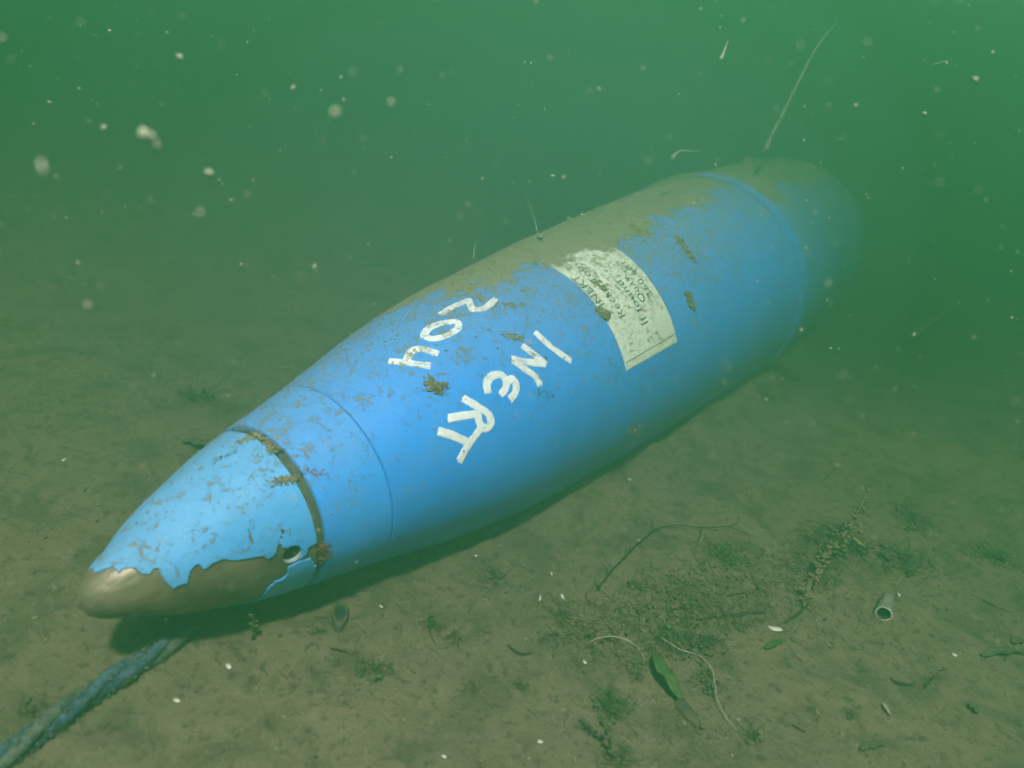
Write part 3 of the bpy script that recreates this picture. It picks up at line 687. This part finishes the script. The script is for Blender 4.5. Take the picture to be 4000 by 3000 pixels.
# stones
def stone(px, py, r_, sq, label, seed, mat='rock', up=0.):
    p = at(px, py, up); v, f = lump(p, r_, sq, seed, 22, 30, .0)
    n_ = (v-p)/r_; v = v+n_*r_*(.25*fbm(n_[:, 0]*2+seed, n_[:, 1]*2+n_[:, 2], 4, 111))[:, None]
    return tag(mesh('stone', v, f, M[mat], loc=p), label, 'stone')
stone(3960, 1150, .10, (1.6, 1.2, .55), 'dark rounded stone fading into green water at the right edge', 1)
stone(3900, 2275, .045, (1.9, 1.2, .10), 'flat dull brown stone half buried at the right edge', 2, 'seabed')
stone(2142, 2512, .0085, (1.2, 1, .7), 'small dark round pebble at the left end of the weed bed', 3)
stone(1456, 2270, .0042, (1, 1, .7), 'tiny dark pebble at the edge of the torpedo shadow', 4)
stone(2680, 2775, .0085, (2.2, .8, .5), 'small long dark pebble below the broad green blade', 5)

# weed clumps and sprigs
W_ = [(1700, 2450, .010, 26, 'weed_dark', 'small dark green weed clump on silt below the middle of the torpedo'),
 (1765, 2490, .011, 26, 'weed_dark', 'low dark clump just below right of the small green one'),
 (1935, 2262, .016, 46, 'weed_dark', 'soft dark green weed clump alone between torpedo and weed bed'),
 (1430, 2632, .013, 36, 'weed', 'left of two loose weed clumps at the lower centre'),
 (1515, 2622, .010, 30, 'weed_dark', 'right of two loose weed clumps at the lower centre'),
 (2392, 2752, .014, 90, 'weed', 'thick dark green weed clump left of the long dark pebble'),
 (2205, 2405, .012, 40, 'weed_dark', 'dark ragged clump below the right pale chip'),
 (2760, 2640, .013, 40, 'weed_dark', 'dark clump touching the right side of the winding thread, upper one'),
 (2765, 2700, .010, 36, 'weed_dark', 'dark clump touching the right side of the winding thread, lower one'),
 (2740, 2510, .020, 60, 'weed_dark', 'dark brown clump in the weed bed above the winding thread bend'),
 (2620, 2490, .018, 60, 'weed', 'green clump at the head of the winding thread'),
 (3250, 2110, .030, 70, 'weed_dark', 'wide dark clump in the haze behind the knobbly stalk'),
 (3360, 2140, .020, 50, 'weed_dark', 'dark clump right of the knobbly stalk'),
 (3520, 2190, .028, 60, 'weed_dark', 'hazy dark clump beyond the tube shell'),
 (3860, 2180, .026, 60, 'weed', 'hazy green clump on top of the flat brown stone'),
 (3560, 2020, .03, 50, 'weed_dark', 'faint hazy clump far right of the knobbly stalk'),
 (2835, 2170, .020, 60, 'weed', 'green clump under the long branching twig'),
 (2500, 2290, .010, 30, 'weed', 'tiny green clump in the upper left of the weed bed'),
 (2950, 2870, .012, 36, 'weed_dark', 'dark clump at the foot of the winding thread'),
 (3330, 2800, .008, 24, 'weed_dark', 'tiny dark clump on bare silt at lower right'),
 (770, 1550, .022, 50, 'weed_dark', 'dim dark clump on the silt beyond the nose'),
 (2460, 1665, .013, 46, 'weed_brown', 'ragged pinkish brown tuft caught under the torpedo belly'),
 (3080, 1450, .028, 90, 'weed_brown', 'fluffy silted growth at the foot of the rear ring'),
 (2980, 1530, .022, 70, 'weed_brown', 'fluffy silted growth against the torpedo ahead of the rear ring'),
 (2760, 1600, .014, 40, 'weed_brown', 'wispy growth at the foot of the rear body'),
 (3150, 1330, .022, 60, 'weed_brown', 'silted growth heaped behind the rear ring'),
 (2425, 2965, .013, 60, 'weed_dark', 'thick dark weed foot at the bottom edge'),
 (130, 2762, .010, 30, 'weed_dark', 'small dark clump on silt left of the rope'),
 (1240, 2470, .006, 20, 'weed_dark', 'very small dark tuft below the oval ring shell'),
 (1835, 2675, .006, 20, 'weed_dark', 'very small dark tuft at the bottom centre'),
 (2040, 2680, .007, 20, 'weed_dark', 'very small dark tuft left of the thick green clump')]
for i, (px, py, sp, n, m_, lb_) in enumerate(W_):
    c_ = at(px, py, sp*.15); q_ = c_-P0; s_ = float(q_@U)
    if 'torpedo' in lb_ or 'rear' in lb_:
        a1, b1 = hit([px], [py]); c2_ = surf(a1, b1, np.array([.004]))[0]
        qx, qy = proj(c2_)
        if abs(qx-px)+abs(qy-py) < 25 and np.linalg.norm(c2_-CAM) < np.linalg.norm(c_-CAM): c_ = c2_
    tuft('weed_clump', c_, sp, n, M[m_], lb_, 'weed', 200+i, lumps=max(4, n//7), rad=.00035 if sp < .02 else .0005, h=.5)
sprig(985, 2500, 'weed_sprig', .030, (.0, .1), M['weed_dark'], 'thin dark sprig standing in the edge of the nose shadow', seed=1, leafy=.003)
sprig(2130, 1985, 'weed_sprig', .026, (.0, .1), M['strand'], 'thin pale sprig standing at the edge of the torpedo shadow', seed=2, n=24, leafy=.002, rad=.0004)
sprig(2393, 2960, 'weed_sprig', .052, (-.5, .1), M['weed_dark'], 'leaning dark weed stem at the bottom edge', seed=3, n=20, rad=.0011, leafy=.004)
sprig(2490, 2660, 'weed_sprig', .022, (-.2, .1), M['weed'], 'thin green sprig left of the broad green blade', seed=4, n=10, leafy=.006)
sprig(2700, 2420, 'weed_sprig', .030, (-.3, .1), M['weed'], 'thin green sprig standing above the thick rotting twig', seed=5, n=8, leafy=.004)
sprig(3610, 2690, 'weed_sprig', .030, (.3, .1), M['weed_dark'], 'dark sprig on bare silt right of the short dark twig', seed=6, n=8)
sprig(1680, 2470, 'weed_sprig', .028, (-.2, .2), M['weed'], 'thin green stem rising from the small centre weed clump', seed=7, n=6, leafy=.003)
# knobbly stalk with silted side sprigs
kn = thing('knobbly_stalk', at(3140, 2370), 'tall knobbly silted stalk of weed standing at right of the weed bed', 'weed')
kp = at(np.array([3140, 3175, 3230, 3275, 3300, 3310]), np.array([2370, 2260, 2190, 2150, 2120, 2095]), .004); kp[:, 2] += np.array([0, .012, .02, .03, .045, .065])
kc = spline(kp, 60); v, f = tube(kc, .0016, 7); mesh('stem', v, f, M['weed_brown'], kn)
rs = np.random.default_rng(8); bag = Bag()
for k in range(210):
    i = int(rs.integers(3, 60)); d_ = rs.normal(0, 1, 3); d_ /= np.linalg.norm(d_); L_ = rs.uniform(.003, .013)*(1.2 if i > 30 else .8)
    q = kc[i]+d_*L_; v, f = tube([kc[i], (kc[i]+q)/2+rs.normal(0, .001, 3), q], [.0005, .0005, .0002], 4, False); bag.add(v, f)
    bag.add(*lump(q, rs.uniform(.0008, .0028), (1.3, 1, .7), k, 4, 6, .6))
bag.mesh('side_sprigs', M['weed_brown'], parent=kn, kind='stuff')
blade('pale_leaf', [3335, 3365, 3400], [2100, 2128, 2152], .007, M['weed_yellow'], 'small pale leaf sticking out right of the knobbly stalk', up=.012)

# weed bed: low turf of filaments, uncountable
bag = Bag(); rs = np.random.default_rng(12)
cz = [(2250, 2480, 160, 60, 110), (2480, 2400, 220, 100, 160), (2650, 2330, 260, 130, 180), (2850, 2250, 280, 140, 190), (3000, 2300, 240, 130, 170), (2600, 2520, 160, 60, 160), (2400, 2560, 140, 50, 70), (3150, 2200, 150, 130, 180), (2800, 2420, 200, 80, 200), (3350, 2450, 260, 160, 70), (3650, 2200, 260, 160, 80), (2600, 2850, 420, 130, 60), (1500, 2600, 500, 220, 50)]
for (cx, cy, wx, wy, n) in cz:
    for k in range(n):
        px, py = cx+rs.normal(0, wx*.5), cy+rs.normal(0, wy*.5)
        p = at(px, py, .0004); L_ = rs.uniform(.004, .020); a_ = rs.uniform(0, 6.28); up = rs.uniform(.05, .6)
        q = p+np.array([math.cos(a_)*L_, math.sin(a_)*L_, up*L_]); mid = (p+q)/2+np.array([0, 0, L_*.25])+rs.normal(0, .12*L_, 3)
        v, f = tube(spline([p, mid, q], 6), np.linspace(1, .3, 6)*rs.uniform(.0002, .0007), 3, False); bag.add(v, f)
        if k % 3 == 0: bag.add(*lump(q, rs.uniform(.0006, .0020), (1.6, 1, .5), k, 4, 5, .6))
tb_ = bag.mesh('weed_turf', M['turf'], kind='stuff'); tb_['label'] = 'low tangled turf of dark weed over the silt at right'

# grit: fragments, pellets and flecks scattered over the bottom
for nm, mt, n, r0, r1, sd_ in (('dark_grit', 'twig', 3800, .0003, .0014, 21), ('pale_grit', 'shell_white', 1100, .0002, .00065, 22), ('silt_pellets', 'silt', 5200, .0005, .0024, 23)):
    rs = np.random.default_rng(sd_); bag = Bag()
    xx = rs.uniform(-.7, 1.2, n); yy = rs.uniform(.40, 1.7, n)**1.0
    zz = ground_h(xx, yy)
    for k in range(n):
        r_ = r0+(r1-r0)*rs.random()**4
        bag.add(*lump((xx[k], yy[k], zz[k]+r_*.2), r_, (rs.uniform(.8, 2.2), 1, .6), k, 4, 5, .6))
    o = bag.mesh(nm, M[mt], kind='stuff'); o['label'] = {'dark_grit': 'dark crumbs of rotted plant strewn on the silt', 'pale_grit': 'tiny pale shell crumbs strewn on the silt', 'silt_pellets': 'small soft pellets of silt over the bottom'}[nm]

# ------------------------------------------------------------------ things drifting in the water
def drift(px, py, dist):
    d = ray(px, py); return CAM+d*np.asarray(dist)[..., None] if np.ndim(px) else CAM+d*dist
st = thing('drifting_strand', drift(3021, 515, 1.42), 'long pale knotted strand hanging in the green water above the tail', 'strand')
p = drift(np.array([2990., 3000, 3021, 3050, 3076, 3130, 3193, 3262]), np.array([588., 560, 515, 460, 407, 298, 181, 95]), np.linspace(1.42, 1.55, 8))
c = spline(p, 90); tt = np.linspace(0, 1, 90); v, f = tube(c, .0030*(1-tt)**.8*(1+.55*fbm(tt*26, tt*0, 3, 121))+.0007, 7); mesh('knotted_stem', v, f, M['strand'], st)
bag = Bag(); rs = np.random.default_rng(31)
for k in range(36):
    i = int(rs.integers(0, 40)); bag.add(*lump(c[i]+rs.normal(0, .002, 3), rs.uniform(.0012, .0035), (1, 1, 1.2), k, 5, 6, .6))
bag.mesh('clinging_silt', M['weed_brown'], parent=st, kind='stuff')
def wisp(P, dist, rad, mat, label, seed, name='drifting_wisp', cat='strand'):
    P = np.array(P, float); p = drift(P[:, 0], P[:, 1], np.linspace(dist, dist*1.03, len(P))); c = spline(p, 36); t_ = np.linspace(0, 1, 36)
    v, f = tube(c, rad*(1.1-t_)*(1+.6*fbm(t_*16, t_*0+seed, 3, 122)), 6); return tag(mesh(name, v, f, M[mat], loc=p[0]), label, cat)
wisp([(2625, 622), (2640, 600), (2660, 590), (2700, 592), (2745, 590)], 1.2, .0030, 'flake', 'short hooked pale wisp drifting above the rear body', 1)
wisp([(2815, 232), (2825, 210), (2832, 190), (2846, 155)], 1.0, .0024, 'flake', 'short pale wisp drifting at the top right of centre', 2)
wisp([(2106, 935), (2098, 900), (2086, 850), (2054, 760)], .95, .0005, 'strand', 'hair thin thread standing up from the torpedo top by the label', 3)
wisp([(1850, 1010), (1852, 980), (1858, 950), (1862, 925)], 1.0, .0008, 'strand', 'very faint short thread above the white 2', 4)
wisp([(3700, 250), (3690, 240), (3640, 255), (3740, 225)], 1.1, .0012, 'flake', 'faint small wisp in the upper right water', 5)
wisp([(555, 520), (575, 525), (600, 545), (615, 575), (600, 595)], .34, .0024, 'flake', 'largest curled pale flake drifting near the lens at upper left', 6, 'drifting_flake', 'flake')
def flake(px, py, dist, r_, label, seed, group=None, mat='flake'):
    r_ *= .75
    p = drift(px, py, dist); v, f = lump(p, r_, (1.2, .8, 1), seed, 6, 8, 1.0); return tag(mesh('drifting_flake', v, f, M[mat], loc=p), label, 'flake', group)
flake(165, 650, .26, .0021, 'soft blurred flake at the far left below the curled one', 1)
flake(815, 677, .42, .0020, 'round soft flake right of and below the curled one', 2)
flake(1310, 440, .30, .0015, 'faint round blurred flake at the top centre', 3)
flake(405, 500, .45, .0014, 'small bright flake just left of the curled one', 4)
flake(700, 225, .5, .0018, 'small flake high in the water above the curled one', 5)
flake(1145, 345, .5, .0018, 'bright ragged flake in the water at upper centre', 6)
flake(1330, 305, .55, .0015, 'small orange tinged flake right of the bright ragged one', 7)
flake(1230, 1042, .5, .0018, 'small yellowish flake drifting beyond the torpedo middle', 8)
flake(2275, 840, .8, .0016, 'tiny bright flake just above the silted crest by the label', 9)
flake(2110, 930, .93, .0034, 'yellow flake perched on the silted crest beside the label', 10)
flake(2160, 690, .9, .0022, 'small flake in the water above the label', 11)
flake(3810, 310, .5, .0016, 'soft flake in the water at the far upper right', 12)
flake(3610, 445, .7, .0020, 'small flake left of and below the far upper right one', 13)
rs = np.random.default_rng(77); G = 'small flakes drifting in the green water'
k = 0
while k < 150:
    px, py = rs.uniform(0, 4000), (rs.uniform(0, 1700) if rs.random() < .78 else rs.uniform(1700, 3000))
    dist = rs.uniform(.30, 1.1); p = drift(px, py, dist)
    if p[2] < .03 or p[2] > .78: continue
    q = p-P0; s_ = q@U
    if -.05 < s_ < 1.6 and np.linalg.norm(q-s_*U) < prof(max(s_, .01))+.02: continue
    flake(px, py, dist, rs.uniform(.0005, .0015)*(.55+dist*.5), 'tiny pale flake drifting in the green water', 300+k, G, 'flake' if rs.random() < .7 else 'strand'); k += 1
bag = Bag()
for k in range(5500):
    px, py = rs.uniform(-400, 4400), rs.uniform(-200, 3200); dist = rs.uniform(.3, 1.5); p = drift(px, py, dist)
    if p[2] < .01 or p[2] > .78: continue
    q = p-P0; s_ = q@U
    if -.05 < s_ < 1.6 and np.linalg.norm(q-s_*U) < prof(max(s_, .01))+.004: continue
    bag.add(*lump(p, (.00022+.0009*rs.random()**3)*(.4+dist*.6), (1, 1, 1), k, 3, 4, .5))
o = bag.mesh('marine_snow', M['strand'], kind='stuff'); o['label'] = 'fine pale specks suspended throughout the water'

# ------------------------------------------------------------------ stirred silt at the tail, added glow haze in the middle
def cloud(name, centre, radii, dens, col, label, rz=0.):
    m = bpy.data.materials.new(name); m.use_nodes = True; t = m.node_tree
    for n in list(t.nodes):
        if n.type == 'BSDF_PRINCIPLED': t.nodes.remove(n)
    pv = t.nodes.new('ShaderNodeVolumePrincipled'); pv.inputs['Color'].default_value = (*col, 1); pv.inputs['Absorption Color'].default_value = (0, 0, 0, 1); pv.inputs['Anisotropy'].default_value = .2
    pv.inputs['Density'].default_value = dens
    t.links.new(pv.outputs[0], t.nodes['Material Output'].inputs['Volume'])
    ph = np.linspace(.06, np.pi-.06, 14); th = np.linspace(0, 2*np.pi, 24, endpoint=False); Pq, Tq = np.meshgrid(ph, th, indexing='ij')
    v = np.stack([np.sin(Pq)*np.cos(Tq), np.sin(Pq)*np.sin(Tq), np.cos(Pq)], -1).reshape(-1, 3)
    f = grid_faces(14, 24, True).tolist()+[list(range(24))[::-1], [13*24+k for k in range(24)]]
    f = [list(q)[::-1] for q in f]
    o = mesh(name, v, f, m, kind='stuff'); o['label'] = label
    o.location = Vector(centre); o.scale = radii; o.rotation_euler = (0, 0, rz); return o
yaw = math.atan2(U[1], U[0])
c1 = P0+1.62*U; c1[2] = .20
for k, q in enumerate((.62, .48, .34)):
    cloud('silt_and_glow_cloud', c1, (q, q*1.25, q*.9), .56, (.035, .155, .062), ('outer', 'middle', 'inner')[k]+' veil of the dense murk hanging round the tail', yaw)
c2 = P0+.62*U; c2[2] = .30  # haze added to brighten the middle like a pool of light
for k, q in enumerate((1., .78, .56)):
    cloud('silt_and_glow_cloud', c2, (.66*q, .42*q, .38*q), .15, (.26, .46, .46), ('outer', 'middle', 'inner')[k]+' veil of milky haze added as a pool of light along the middle of the torpedo', yaw)
